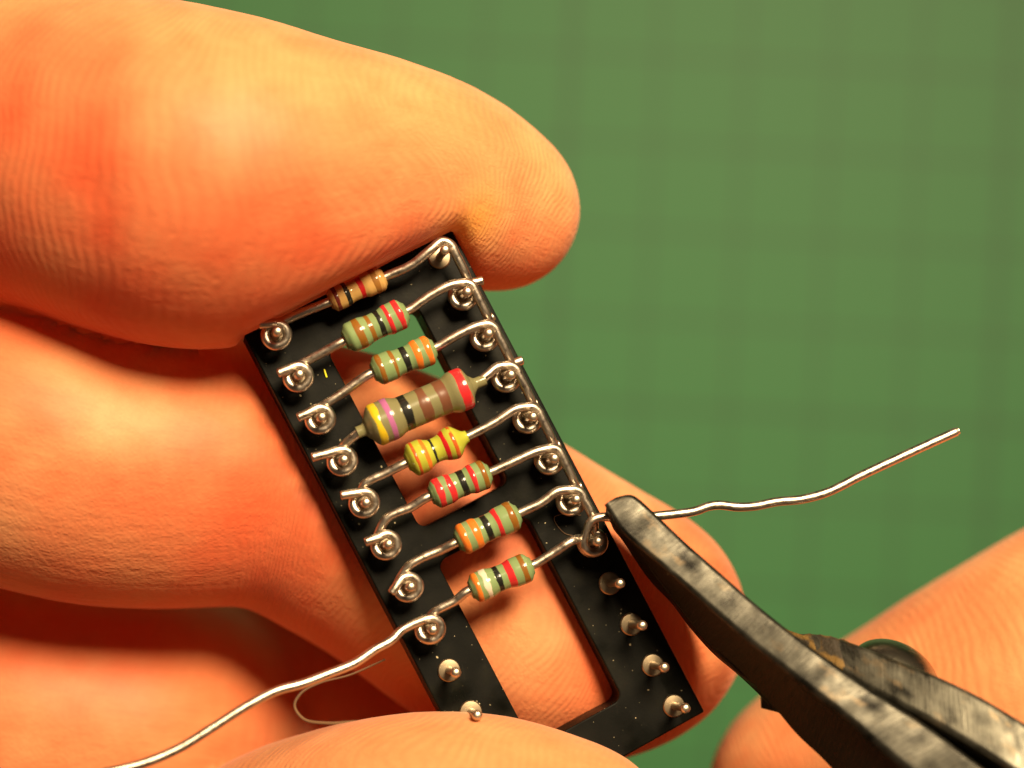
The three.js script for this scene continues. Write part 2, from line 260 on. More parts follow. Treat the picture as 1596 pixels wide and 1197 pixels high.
R.forEach((r, i) => {
  const A = P(...r.a, r.h), B = P(...r.b, r.h), rad = r.d / 2 * (D + 0) / F, prof = profiles[r.prof], ax = B.clone().sub(A).normalize();
  const root = thing('resistor', A.clone().lerp(B, 0.5).addScaledVector(N, -rad), r.label, 'resistor', 'resistors wired across the socket');
  part('resistor_body', shell(A, B, rad, prof, 0, 1, 0, i + 1, 0, true), K[r.col], root);
  for (const [c, t, w] of r.bands) {
    const b = part('colour_band', shell(A, B, rad, prof, t - w / 2, t + w / 2, 0.014, i * 7 + t * 10, c === 'white' ? 0.02 : 0.006, false), K[c], root);
    b.userData.label = bandName[c];
  }
  // cement collars where the wire leaves the body
  if (r.prof === 'big') {
    part('lead_collar', sweep(curve([B.clone().addScaledVector(ax, -0.15), B.clone().addScaledVector(ax, 0.2), B.clone().addScaledVector(ax, 0.45), B.clone().addScaledVector(ax, 0.75).addScaledVector(N, -0.02)], 14), (t) => lerp(0.6, 0.31, smooth(0, 0.42, t)), 18), K.olive, root);
    part('lead_collar', sweep(curve([A.clone().addScaledVector(ax, 0.2), A.clone().addScaledVector(ax, -0.15), A.clone().addScaledVector(ax, -0.5)], 10), (t) => lerp(0.58, 0.33, smooth(0, 0.55, t)), 18), K.olive, root);
  }
  // left lead
  const L = LEFT[i], pl = pinAt(0, i), h1 = 1.15, h2 = 1.72;
  let pts = [A.clone().addScaledVector(ax, 0.3), A.clone().addScaledVector(ax, -0.25), ...L.via.map(([x, y], k) => P(x, y, lerp(r.h, h1 + 0.1, (k + 1) / (L.via.length + 1)))), ...arc(pl, L.a, L.a + L.turn, h1, h2)];
  if (L.stub) pts.push(P((L.stub[0] + 0) * 0.55 + 0.45 * toPx(pts[pts.length - 1])[0], L.stub[1] * 0.55 + 0.45 * toPx(pts[pts.length - 1])[1], h2 + 0.05), P(...L.stub, h2 + 0.05));
  else pts.push(...L.tail.map(([x, y], k) => P(x, y, 1.75 + 0.14 * k)));
  part('lead', sweep(curve(jitter(pts, 40 + i), pts.length * 9), (t) => WR * (1 + 0.012 * noise(t * 40, i)) * (t > 0.995 && L.stub ? 0.75 : 1), 14), M.wire, root);
  // right lead
  const Q = RIGHT[i], pr = pinAt(1, i), nx = pinAt(1, i + 1), rh = 1.95;
  pts = [B.clone().addScaledVector(ax, -0.3), B.clone().addScaledVector(ax, 0.25), ...Q.via.map(([x, y], k) => P(x, y, lerp(r.h, rh, (k + 1) / Q.via.length)))];
  if (Q.end) pts.push(...arc(pr, 168, 350, 1.0, 0.6));
  else {
    pts.push(...arc(pr, 105, 12, rh, rh - 0.1, 0.6));
    const out = about(nx, 40, 1.35, 0.62);
    pts.push(pts[pts.length - 1].clone().lerp(out, 0.5).addScaledVector(N, 0.02));
    if (Q.stub) { pts.push(...arc(nx, 38, -250, 1.2, 0.95)); const e = P(...Q.stub, 1.2), last = pts[pts.length - 1]; pts.push(last.clone().lerp(e, 0.5).addScaledVector(N, 0.12), e); }
    else pts.push(...arc(nx, 75, -205, 1.15, 1.75, 0.58), ...Q.tail.map(([x, y], k) => P(x, y, 2.0 + 0.05 * k)));
  }
  part('lead', sweep(curve(jitter(pts, 80 + i, 0.004), pts.length * 9), (t) => WR * (1 + 0.012 * noise(t * 40, i + 50)) * (t > 0.996 ? 0.78 : 1), 14), M.wire, root);
});
function toPx(p) { const s = F / (D - p.z); return [CX + p.x * s, CY - p.y * s]; }

// ───────────────────────── lint ─────────────────────────
tag(part('lint_fibre', sweep(curve([P(505.5, 576, 0.04), P(506.5, 580, 0.09), P(509, 588, 0.04)], 10), 0.055, 6), M.fleck, scene), 'tiny bright yellow fleck of lint on the black socket', 'lint');
tag(part('lint_fibre_001', sweep(curve([G(600, 1028, -1.4), G(545, 1052, -1.6), G(500, 1064, -2), G(470, 1080, -2.4), G(459, 1100, -2.6), G(474, 1121, -2.6), G(510, 1127, -2.6), G(555, 1125, -3)], 60), (t) => 0.05 + 0.05 * smooth(0.3, 0.9, t), 6), M.lint, scene), 'pale curled fibre hanging below the long bent wire', 'lint');
tag(part('lint_fibre_002', sweep(curve([P(905, 803, 0.05), P(882, 801, 0.1), P(864, 806, 0.12), P(866, 815, 0.06), P(880, 831, 0.05), P(897, 836, 0.05)], 40), 0.018, 5), M.lint, scene), 'fine looped hair lying on the socket beside the cutter tip', 'lint');

// ───────────────────────── cutter ─────────────────────────
const steelMap = dataTexture(1024, 1024, (x, y) => {
  const brush = 0.5 + 0.3 * noise(x / 2.4 + y / 60, y / 90) + 0.35 * noise(x / 6 + y / 70, y / 40, 5), blotch = fbm(x / 70, y / 70, 3, 4), v = 0.032 + 0.012 * brush + 0.045 * blotch + 0.03 * (hash3(x >> 1, y >> 1, 7) - 0.5), rust = 0.6 * smooth(0.22, 0.6, fbm(x / 70 + 9, y / 50, 8, 5));
  return [lerp(v * 1.03, 0.13, rust * 0.5), lerp(v * 0.99, 0.09, rust * 0.5), lerp(v * 0.82, 0.05, rust * 0.5)];
}, false);
const steelRough = dataTexture(512, 512, (x, y) => { const v = 0.47 + 0.22 * fbm(x / 24, y / 40, 1, 4); return [v, v, v]; });
const steelBump = dataTexture(512, 512, (x, y) => 0.5 + 0.3 * noise(x / 2.6 + y / 40, y / 50) + 0.2 * fbm(x / 12, y / 12, 4, 3));
const steel = new THREE.MeshStandardMaterial({ name: 'worn_steel', map: steelMap, metalness: 0.85, roughness: 1, roughnessMap: steelRough, bumpMap: steelBump, bumpScale: 0.00001 });
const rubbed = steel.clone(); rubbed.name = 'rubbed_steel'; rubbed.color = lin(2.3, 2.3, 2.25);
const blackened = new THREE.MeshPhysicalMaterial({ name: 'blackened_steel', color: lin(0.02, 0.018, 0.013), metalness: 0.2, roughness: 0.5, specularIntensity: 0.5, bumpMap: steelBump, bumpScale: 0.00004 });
const rustMap = dataTexture(512, 512, (x, y) => { const k = smooth(-0.25, 0.35, fbm(x / 34, y / 26, 5, 4)), q = 0.8 + 0.4 * hash3(x >> 1, y >> 1, 2); return [lerp(0.03, 0.15, k) * q, lerp(0.022, 0.085, k) * q, lerp(0.013, 0.018, k) * q]; });
const rusty = new THREE.MeshStandardMaterial({ name: 'rusted_steel', map: rustMap, metalness: 0.2, roughness: 0.7, bumpMap: grain, bumpScale: 0.00005 });
const bright = new THREE.MeshStandardMaterial({ name: 'polished_steel', color: lin(0.36, 0.34, 0.27), metalness: 1, roughness: 0.25, bumpMap: steelBump, bumpScale: 0.00001 });
// a bar from cross-sections given as closed rings of points; flat or rounded edges come from the ring itself
function loft(rings, uvScale = 12) {
  const m = rings[0].length, pos = [], idx = [], uv = []; let run = 0;
  rings.forEach((r, i) => { if (i) run += r[0].distanceTo(rings[i - 1][0]); let per = 0; for (let k = 0; k <= m; k++) { const p = r[k % m]; if (k) per += p.distanceTo(r[k - 1]); pos.push(p.x, p.y, p.z); uv.push(run / uvScale, per / uvScale); } });
  for (let i = 0; i < rings.length - 1; i++) for (let k = 0; k < m; k++) { const a = i * (m + 1) + k, c = a + m + 1; idx.push(a, a + 1, c, a + 1, c + 1, c); }
  for (const e of [0, rings.length - 1]) { const at = pos.length / 3, q = V(0, 0, 0); rings[e].forEach((p) => q.add(p)); q.divideScalar(m); pos.push(q.x, q.y, q.z); uv.push(0, 0); for (let k = 0; k < m; k++) { const p = rings[e][k]; pos.push(p.x, p.y, p.z); uv.push(p.x / uvScale, p.y / uvScale); } for (let k = 0; k < m; k++) e ? idx.push(at, at + 1 + k, at + 1 + (k + 1) % m) : idx.push(at, at + 1 + (k + 1) % m, at + 1 + k); }
  const g = new THREE.BufferGeometry(); g.setAttribute('position', new THREE.Float32BufferAttribute(pos, 3)); g.setAttribute('uv', new THREE.Float32BufferAttribute(uv, 2)); g.setIndex(idx);
  g.computeVertexNormals();
  return g;
}
// bevelled ring from corner points: each corner becomes two points
function bevelRing(corners, b) { const out = [], n = corners.length; corners.forEach((p, i) => { const a = corners[(i + n - 1) % n], c = corners[(i + 1) % n]; const da = Math.min(0.4 * p.distanceTo(a), b), dc = Math.min(0.4 * p.distanceTo(c), b); out.push(p.clone().lerp(a, da / p.distanceTo(a)), p.clone().lerp(p.clone().lerp(a, da / p.distanceTo(a)).lerp(p.clone().lerp(c, dc / p.distanceTo(c)), 0.5), 0.6), p.clone().lerp(c, dc / p.distanceTo(c))); }); return out; }
function resample(rows, n) {                                              // rows of numbers -> smooth rows
  const out = [];
  for (let j = 0; j <= n; j++) {
    const f = j / n * (rows.length - 1), i = Math.min(rows.length - 2, Math.floor(f)), t = f - i, g = (k) => rows[Math.min(rows.length - 1, Math.max(0, k))];
    out.push(rows[0].map((_, c) => { const a = g(i - 1)[c], b = g(i)[c], d = g(i + 1)[c], e = g(i + 2)[c]; return 0.5 * (2 * b + (d - a) * t + (2 * a - 5 * b + 4 * d - e) * t * t + (3 * b - a - 3 * d + e) * t * t * t); }));
  }
  return out;
}
const cutter = thing('wire_cutter', G(1330, 1090, 0), 'worn dark steel wire cutter closing on a thin silver wire', 'wire cutter');
{
  // front lever: Lx Ly Rx Ry (bright edge face), Bx By (lower edge of the dark flank), Z of the edge face
  const rows = [
    [942, 786, 966, 773, 944, 802, 4.2], [952, 803, 988, 772, 953, 818, 4.3], [970, 829, 1018, 797, 972, 838, 4.5], [1002, 858, 1044, 822, 1000, 872, 4.7], [1034, 884, 1075, 851, 1030, 908, 5.0],
    [1083, 926, 1122, 892, 1068, 960, 5.4], [1131, 968, 1165, 930, 1098, 998, 5.9], [1176, 1005, 1210, 967, 1150, 1045, 6.4], [1221, 1040, 1255, 1002, 1200, 1098, 7.0], [1262, 1072, 1305, 1038, 1240, 1146, 7.5], [1310, 1108, 1362, 1078, 1286, 1190, 8.0], [1380, 1168, 1440, 1128, 1340, 1250, 8.6], [1480, 1250, 1545, 1205, 1440, 1340, 9.2], [1700, 1420, 1770, 1370, 1650, 1520, 9.6],
  ];
  const top = [], flank = [];
  for (const [lx, ly, rx, ry, bx, by, z] of resample(rows, 64)) {
    const l = G(lx, ly, z), r = G(rx, ry, z - 0.35), b = G(bx, by, z - 3.4), rb = G(rx - 4, ry + 8, z - 4.2);
    top.push(bevelRing([r, l, l.clone().lerp(b, 0.14), r.clone().lerp(rb, 0.3)], 0.26));
    flank.push(bevelRing([r.clone().lerp(l, 0.15).add(V(0, 0, -0.5)), l.clone().lerp(b, 0.05).add(V(0.1, 0.1, -0.12)), b, rb], 0.2));
  }
  const lever = part('front_lever', loft(top), steel, cutter);
  part('flank', loft(flank), blackened, lever);
  // rear jaw under it, closing on the wire
  const jaw = [
    [945, 803, 951, 809, 1.7], [962, 822, 955, 824, 1.5], [975, 838, 970, 843, 1.4], [998, 868, 989, 872, 1.3], [1026, 905, 1012, 905, 1.2], [1064, 955, 1046, 940, 1.4], [1092, 990, 1072, 975, 1.7], [1130, 1030, 1108, 1016, 2.2], [1180, 1070, 1150, 1052, 2.8], [1240, 1080, 1196, 1098, 3.2],
  ];
  const jr = [];
  for (const [lx, ly, bx, by, z] of resample(jaw, 40)) { const l = G(lx, ly, z + 0.25), b = G(bx, by, z - 2.2), r = G(lx + 30, ly - 22, z + 0.25), rb = G(lx + 26, ly - 10, z - 3.4); jr.push(bevelRing([r, l, l.clone().lerp(b, 0.35), b, rb], 0.16)); }
  part('rear_jaw', loft(jr), blackened, cutter);
  // rear lever: T (upper edge), B (lower edge of the bright face), Z
  const h = [
    [1180, 960, 1200, 1010, 2.4], [1234, 983, 1246, 1022, 3.4], [1290, 991, 1300, 1040, 4.6], [1345, 1008, 1346, 1066, 5.6], [1400, 1030, 1396, 1092, 6.6], [1458, 1053, 1460, 1127, 7.6], [1529, 1087, 1529, 1168, 8.6], [1596, 1127, 1597, 1212, 9.4], [1700, 1190, 1700, 1290, 10.2], [1900, 1320, 1900, 1430, 10.8],
  ];
  const hr = [], hf = [], ru = [];
  resample(h, 56).forEach(([tx, ty, bx, by, z], i) => {
    const t = G(tx, ty, z - 1.3), b = G(bx, by, z), tb = G(tx + 2, ty + 8, z - 4.5), bb = G(bx - 14, by + 95, z - 5);
    if (i >= 9) hr.push(bevelRing([b, t, t.clone().lerp(tb, 0.4), b.clone().lerp(bb, 0.15)], 0.3));
    if (i <= 16) ru.push(bevelRing([b, t, t.clone().lerp(tb, 0.5), b.clone().lerp(bb, 0.2)], 0.3).map((p, k) => p.clone().add(V(0, 0, i < 15 ? 0.035 : -0.1).multiplyScalar(1)).add(V(0.14 * noise(i * 0.9, k * 2.2), 0.16 * noise(i * 1.1, k * 2.7, 5), 0))));
    hf.push(bevelRing([b.clone().lerp(t, 0.15).add(V(0, 0, -0.3)), t.clone().lerp(b, 0.1).add(V(0, 0, -0.4)), tb, bb, b.clone().lerp(bb, 0.1).add(V(0.1, 0.1, -0.1))], 0.1));
  });
  const handle = part('rear_lever', loft(hr), rubbed, cutter);
  part('rusted_edge', loft(ru), rusty, handle);
  part('flank', loft(hf), blackened, handle);
  // pivot head: a domed rivet on the far flat of the levers
  const dome = new THREE.SphereGeometry(1, 40, 28);
  const ax = V(0.42, 0.85, 0.32).normalize(), along = V(0.86, -0.5, 0.1).addScaledVector(ax, -V(0.86, -0.5, 0.1).dot(ax)).normalize();
  dome.scale(2.5, 1.75, 2.15); dome.applyMatrix4(new THREE.Matrix4().makeBasis(along, ax, along.clone().cross(ax)).setPosition(G(1394, 1054, 3.1)));
  part('pivot_rivet', dome, bright, cutter);
}

// ───────────────────────── hands ─────────────────────────
// Each digit is a row of spheres along its bones, tip first; [px, py, height, radius in px], smoothed, joined at the palm.
function digit(rows, pad, opts = {}) {
  const pts = rows.map(([x, y, z, r]) => { const p = G(x, y, z); return [p.x, p.y, p.z, r * (D - z) / F]; });
  const fine = resample(pts, (pts.length - 1) * 60), spheres = []; let s = pts[0][3], last = null, acc = 9;
  for (const q of fine) { if (last) { const d = Math.hypot(q[0] - last[0], q[1] - last[1], q[2] - last[2]); acc += d; s += d; } if (acc >= 0.5) { spheres.push({ x: q[0], y: q[1], z: q[2], r: q[3], s }); acc = 0; } last = q; }
  const n = spheres.length;
  spheres.forEach((b, i) => { const a = spheres[Math.max(0, i - 2)], c = spheres[Math.min(n - 1, i + 2)]; b.t = V(c.x - a.x, c.y - a.y, c.z - a.z).normalize(); b.e = pad.clone().addScaledVector(b.t, -pad.dot(b.t)).normalize(); b.f = b.t.clone().cross(b.e); });
  return { spheres, ...opts };
}
function buildHand(spec) {
  const { chains, carve, cell, colour, creases } = spec;
  let lo = V(1e9, 1e9, 1e9), hi = V(-1e9, -1e9, -1e9);
  for (const c of chains) for (const b of c.spheres) { lo.min(V(b.x - b.r, b.y - b.r, b.z - b.r)); hi.max(V(b.x + b.r, b.y + b.r, b.z + b.r)); }
  lo.subScalar(2); hi.addScalar(2);
  const nx = Math.ceil((hi.x - lo.x) / cell), ny = Math.ceil((hi.y - lo.y) / cell), nz = Math.ceil((hi.z - lo.z) / cell), B = 8;
  const smin = (a, b, k) => { const h = Math.max(k - Math.abs(a - b), 0) / k; return Math.min(a, b) - h * h * k * 0.25; };
  function field(x, y, z, lists) {
    let d = 1e3, near = null, nd = 1e3, nc = 0;
    for (let c = 0; c < chains.length; c++) {
      let best = 1e3, bs = null, sw = 0, sq = 0;
      for (const b of lists[c]) { const q = Math.sqrt((x - b.x) ** 2 + (y - b.y) ** 2 + (z - b.z) ** 2) - b.r; if (q < best) { best = q; bs = b; } }
      if (!bs) continue;
      if (best < 4) { for (const b of lists[c]) { const dx = x - b.x, dy = y - b.y, dz = z - b.z, lim = best + 1.6 + b.r, q2 = dx * dx + dy * dy + dz * dz; if (q2 < lim * lim) { const q = Math.sqrt(q2) - b.r, w = Math.exp((best - q) * 3); sw += w; sq += w * q; } } best = sq / sw - 0.1; }
      if (chains[c].shape) best = chains[c].shape(best, x, y, z, bs);
      if (best < nd) { nd = best; near = bs; nc = c; }
      d = smin(d, best, chains[c].k ?? 0.5);
    }
    for (const [cx, cy, cz, r, depth] of creases ?? []) { const q = (x - cx) ** 2 + (y - cy) ** 2 + (z - cz) ** 2; if (q < 9 * r * r) d += depth * Math.exp(-q / (r * r)); }
    return [d, near, nc];
  }
  const all = chains.map((c) => c.spheres);
  function along(ch, list, x, y, z) {                                     // distance from the tip and angle round the digit, blended over the spheres nearby
    let best = 1e9; for (const b of list) best = Math.min(best, Math.hypot(x - b.x, y - b.y, z - b.z) - b.r);
    let sw = 0, s = 0, e = 0, f = 0;
    for (const b of list) { const X = x - b.x, Y = y - b.y, Z = z - b.z, w = Math.exp((best - Math.hypot(X, Y, Z) + b.r) * 4); if (w < 1e-3) continue; sw += w; s += w * (b.s + X * b.t.x + Y * b.t.y + Z * b.t.z); e += w * (X * b.e.x + Y * b.e.y + Z * b.e.z); f += w * (X * b.f.x + Y * b.f.y + Z * b.f.z); }
    return [s / sw, Math.atan2(f, e)];
  }
  const near = (x, y, z, reach) => all.map((l) => l.filter((b) => (x - b.x) ** 2 + (y - b.y) ** 2 + (z - b.z) ** 2 < (b.r + reach) ** 2));
  // sparse surface nets
  const pos = [], nrm = [], cid = [], uvs = [], col = [], idx = [], vert = new Map(), vals = new Map();
  const key = (i, j, k) => (i * (ny + 2) + j) * (nz + 2) + k;
  const blocks = [];
  for (let bi = 0; bi < nx; bi += B) for (let bj = 0; bj < ny; bj += B) for (let bk = 0; bk < nz; bk += B) {
    const cx = lo.x + (bi + B / 2) * cell, cy = lo.y + (bj + B / 2) * cell, cz = lo.z + (bk + B / 2) * cell, half = B * cell * 0.9;
    const l = near(cx, cy, cz, half + 4);
    if (!l.some((a) => a.length)) continue;
    const d0 = field(cx, cy, cz, l)[0];
    if (d0 > half + 1.2 || d0 < -(half + 1.6)) continue;
    blocks.push([bi, bj, bk, l]);
  }
  const v = new Float32Array((B + 1) ** 3), at = (i, j, k) => (i * (B + 1) + j) * (B + 1) + k;
  for (const [bi, bj, bk, l] of blocks) {
    let pmin = 1e9, pmax = -1e9;
    for (let i = 0; i <= B; i++) for (let j = 0; j <= B; j++) for (let k = 0; k <= B; k++) { const d = field(lo.x + (bi + i) * cell, lo.y + (bj + j) * cell, lo.z + (bk + k) * cell, l)[0]; v[at(i, j, k)] = d; if (d < pmin) pmin = d; if (d > pmax) pmax = d; }
    if (pmin > 0 || pmax < 0) continue;
    for (let i = 0; i < B; i++) for (let j = 0; j < B; j++) for (let k = 0; k < B; k++) {
      let mask = 0, sx = 0, sy = 0, sz = 0, n = 0;
      const c = []; for (let q = 0; q < 8; q++) { const d = v[at(i + (q & 1), j + (q >> 1 & 1), k + (q >> 2))]; c.push(d); if (d < 0) mask |= 1 << q; }
      if (mask === 0 || mask === 255) continue;
      for (const [a, b] of EDGES) if ((c[a] < 0) !== (c[b] < 0)) { const t = c[a] / (c[a] - c[b]); sx += (a & 1) + t * ((b & 1) - (a & 1)); sy += (a >> 1 & 1) + t * ((b >> 1 & 1) - (a >> 1 & 1)); sz += (a >> 2) + t * ((b >> 2) - (a >> 2)); n++; }
      let x = lo.x + (bi + i + sx / n) * cell, y = lo.y + (bj + j + sy / n) * cell, z = lo.z + (bk + k + sz / n) * cell;
      const e = 0.12, g = V(field(x + e, y, z, l)[0] - field(x - e, y, z, l)[0], field(x, y + e, z, l)[0] - field(x, y - e, z, l)[0], field(x, y, z + e, l)[0] - field(x, y, z - e, l)[0]).normalize();
      const [d, b, ch] = field(x, y, z, l);
      const bump = d + 0 - 0.05 * fbm(x / 2.6, y / 2.6, z / 2.6, 3);
      x -= g.x * bump; y -= g.y * bump; z -= g.z * bump;
      vert.set(key(bi + i, bj + j, bk + k), pos.length / 3);
      pos.push(x, y, z); nrm.push(g.x, g.y, g.z); cid.push(ch);
      const [us, a] = along(ch, l[ch], x, y, z);
      uvs.push(us, a, b.r);
      const k3 = colour(x, y, z, us, a, ch); col.push(k3[0], k3[1], k3[2]);
      vals.set(key(bi + i, bj + j, bk + k), mask);
    }
  }
  const quad = (a, b, c, d, flip) => { if ([a, b, c, d].includes(undefined)) return; flip ? idx.push(a, c, b, a, d, c) : idx.push(a, b, c, a, c, d); };
  for (const [kk, a] of vert) {
    const k = kk % (nz + 2), j = Math.floor(kk / (nz + 2)) % (ny + 2), i = Math.floor(kk / (nz + 2) / (ny + 2)), m = vals.get(kk), s0 = m & 1;
    if (s0 !== (m >> 1 & 1)) quad(a, vert.get(key(i, j - 1, k)), vert.get(key(i, j - 1, k - 1)), vert.get(key(i, j, k - 1)), !s0);
    if (s0 !== (m >> 2 & 1)) quad(a, vert.get(key(i, j, k - 1)), vert.get(key(i - 1, j, k - 1)), vert.get(key(i - 1, j, k)), !s0);
    if (s0 !== (m >> 4 & 1)) quad(a, vert.get(key(i - 1, j, k)), vert.get(key(i - 1, j - 1, k)), vert.get(key(i, j - 1, k)), !s0);
  }
  // unwrap: a triangle belongs to one digit; the seam lies on the back of the digit
  const P2 = [], N2 = [], T2 = [], C2 = [], I2 = [], seen = new Map();
  const give = (q, ch, turn) => {
    const k = (q * 16 + ch) * 3 + turn + 1; if (seen.has(k)) return seen.get(k);
    const n = P2.length / 3; seen.set(k, n);
    P2.push(pos[q * 3], pos[q * 3 + 1], pos[q * 3 + 2]); N2.push(nrm[q * 3], nrm[q * 3 + 1], nrm[q * 3 + 2]); C2.push(col[q * 3], col[q * 3 + 1], col[q * 3 + 2]);
    let s = uvs[q * 3], a = uvs[q * 3 + 1] + turn * 2 * Math.PI, r = Math.min(9, uvs[q * 3 + 2]);
    if (cid[q] !== ch) { // projected again on the digit that owns the triangle
      [s, a] = along(ch, chains[ch].spheres, pos[q * 3], pos[q * 3 + 1], pos[q * 3 + 2]);
    }
    T2.push(s / 48, 0.5 + a * 7.6 / 48);
    return n;
  };
  for (let t = 0; t < idx.length; t += 3) {
    const q = [idx[t], idx[t + 1], idx[t + 2]], ch = cid[q[0]] === cid[q[1]] ? cid[q[0]] : cid[q[2]], as = q.map((p) => uvs[p * 3 + 1]);
    const split = Math.max(...as) - Math.min(...as) > Math.PI;
    for (let e = 0; e < 3; e++) I2.push(give(q[e], ch, split && as[e] < 0 ? 1 : 0));
  }
  const g = new THREE.BufferGeometry();
  g.setAttribute('position', new THREE.Float32BufferAttribute(P2, 3)); g.setAttribute('normal', new THREE.Float32BufferAttribute(N2, 3)); g.setAttribute('uv', new THREE.Float32BufferAttribute(T2, 2)); g.setAttribute('color', new THREE.Float32BufferAttribute(C2, 3)); g.setIndex(I2);
  // the noise moved the surface, so take its normals again, welded over the seams
  const w = new Float32Array(pos.length), ab = V(), ac = V(), pa = V(), pb = V(), pc = V();
  for (let t = 0; t < idx.length; t += 3) { pa.fromArray(pos, idx[t] * 3); pb.fromArray(pos, idx[t + 1] * 3); pc.fromArray(pos, idx[t + 2] * 3); ab.subVectors(pb, pa).cross(ac.subVectors(pc, pa)); for (let e = 0; e < 3; e++) { w[idx[t + e] * 3] += ab.x; w[idx[t + e] * 3 + 1] += ab.y; w[idx[t + e] * 3 + 2] += ab.z; } }
  for (const [k, n] of seen) { const q = Math.floor(Math.floor(k / 3) / 16); pa.set(w[q * 3], w[q * 3 + 1], w[q * 3 + 2]).normalize(); g.attributes.normal.setXYZ(n, pa.x, pa.y, pa.z); }
  console.log('hand', P2.length / 3, 'vertices', I2.length / 3, 'triangles', blocks.length, 'blocks');
  return g;
}
const EDGES = [[0, 1], [2, 3], [4, 5], [6, 7], [0, 2], [1, 3], [4, 6], [5, 7], [0, 4], [1, 5], [2, 6], [3, 7]];

// relief and fine mottling of the skin, unrolled: u along the digit from the tip (48 mm), v around it (48 mm, pad in the middle)
const [relief, mottle] = (() => {
  const S = 2048, mm = 48 / S, H = new Float32Array(S * S), cubic = (n, cellPx, seed, oct) => {            // a smooth noise sheet, sampled bicubic-ish
    const m = Math.ceil(S / cellPx) + 2, q = new Float32Array(m * m); for (let i = 0; i < m * m; i++) q[i] = fbm((i % m) * n, Math.floor(i / m) * n, seed, oct);
    return (x, y) => { const fx = x / cellPx, fy = y / cellPx, j = Math.floor(fx), i = Math.floor(fy), u = fx - j, v = fy - i; return lerp(lerp(q[i * m + j], q[i * m + j + 1], u), lerp(q[(i + 1) * m + j], q[(i + 1) * m + j + 1], u), v); };
  };
  const slow = cubic(0.045, 8, 2, 2), mid = cubic(0.19, 8, 6, 2), fine = cubic(0.42, 2, 9, 3), breaks = cubic(0.16, 4, 21, 3), lines = cubic(0.3, 4, 31, 2);
  for (let y = 0; y < S; y++) for (let x = 0; x < S; x++) {
    const s = x * mm, w = (y - S / 2) * mm, n = slow(x, y), n2 = mid(x, y);
    const f = s + 2.4 * Math.exp(-(((w + 0.8) / 4.6) ** 2)) * smooth(2, 12, s) * (1 - smooth(16, 27, s)) + 0.014 * w * w + 0.9 * n + 0.12 * n2;
    const c = Math.cos(2 * Math.PI * f / 0.44), ridge = Math.pow(0.5 + 0.5 * c, 0.8);
    const fade = (1 - smooth(9, 14.5, Math.abs(w + 1.5 * n))) * (1 - smooth(30, 40, s + 5 * n)) * (0.2 + 0.8 * smooth(-0.3, 0.4, breaks(x, y) + 0.3 * n));
    const pore = Math.max(0, noise(x / 6.5, y / 6.5, 4) - 0.45) * 1.2;
    const grainy = 0.5 + 0.34 * fine(x, y) + 0.34 * lines(x * 0.35 + y * 0.1, y) + 0.22 * lines(y * 0.6 + 60, x * 0.4);
    H[y * S + x] = 0.12 + 0.76 * lerp(grainy, 0.2 + 0.5 * ridge + 0.25 * grainy - 0.25 * pore * ridge, 0.12 + 0.88 * fade);
  }
  const relief = dataTexture(S, S, (x, y) => H[y * S + x], false, THREE.MirroredRepeatWrapping);
  const mottle = dataTexture(1024, 1024, (x, y) => {
    const d = 0.5 - H[(y * 2) * S + x * 2], m = fbm(x / 26, y / 26, 14, 4), sp = Math.max(0, noise(x / 4, y / 4, 44) - 0.5);
    return [0.95 - 0.05 * d + 0.02 * m, 0.9 - 0.17 * d - 0.15 * m + 0.1 * sp, 0.88 - 0.2 * d - 0.2 * m + 0.14 * sp];
  }, false, THREE.MirroredRepeatWrapping);
  return [relief, mottle];
})();
const skin = new THREE.MeshPhysicalMaterial({ name: 'skin', color: lin(1.06, 1.1, 1.12), vertexColors: true, map: mottle, roughness: 1, specularIntensity: 0.5, bumpMap: relief, bumpScale: 0.000075, transmission: 0.3, thickness: 0, clearcoat: 0.55, clearcoatRoughness: 0.5 });

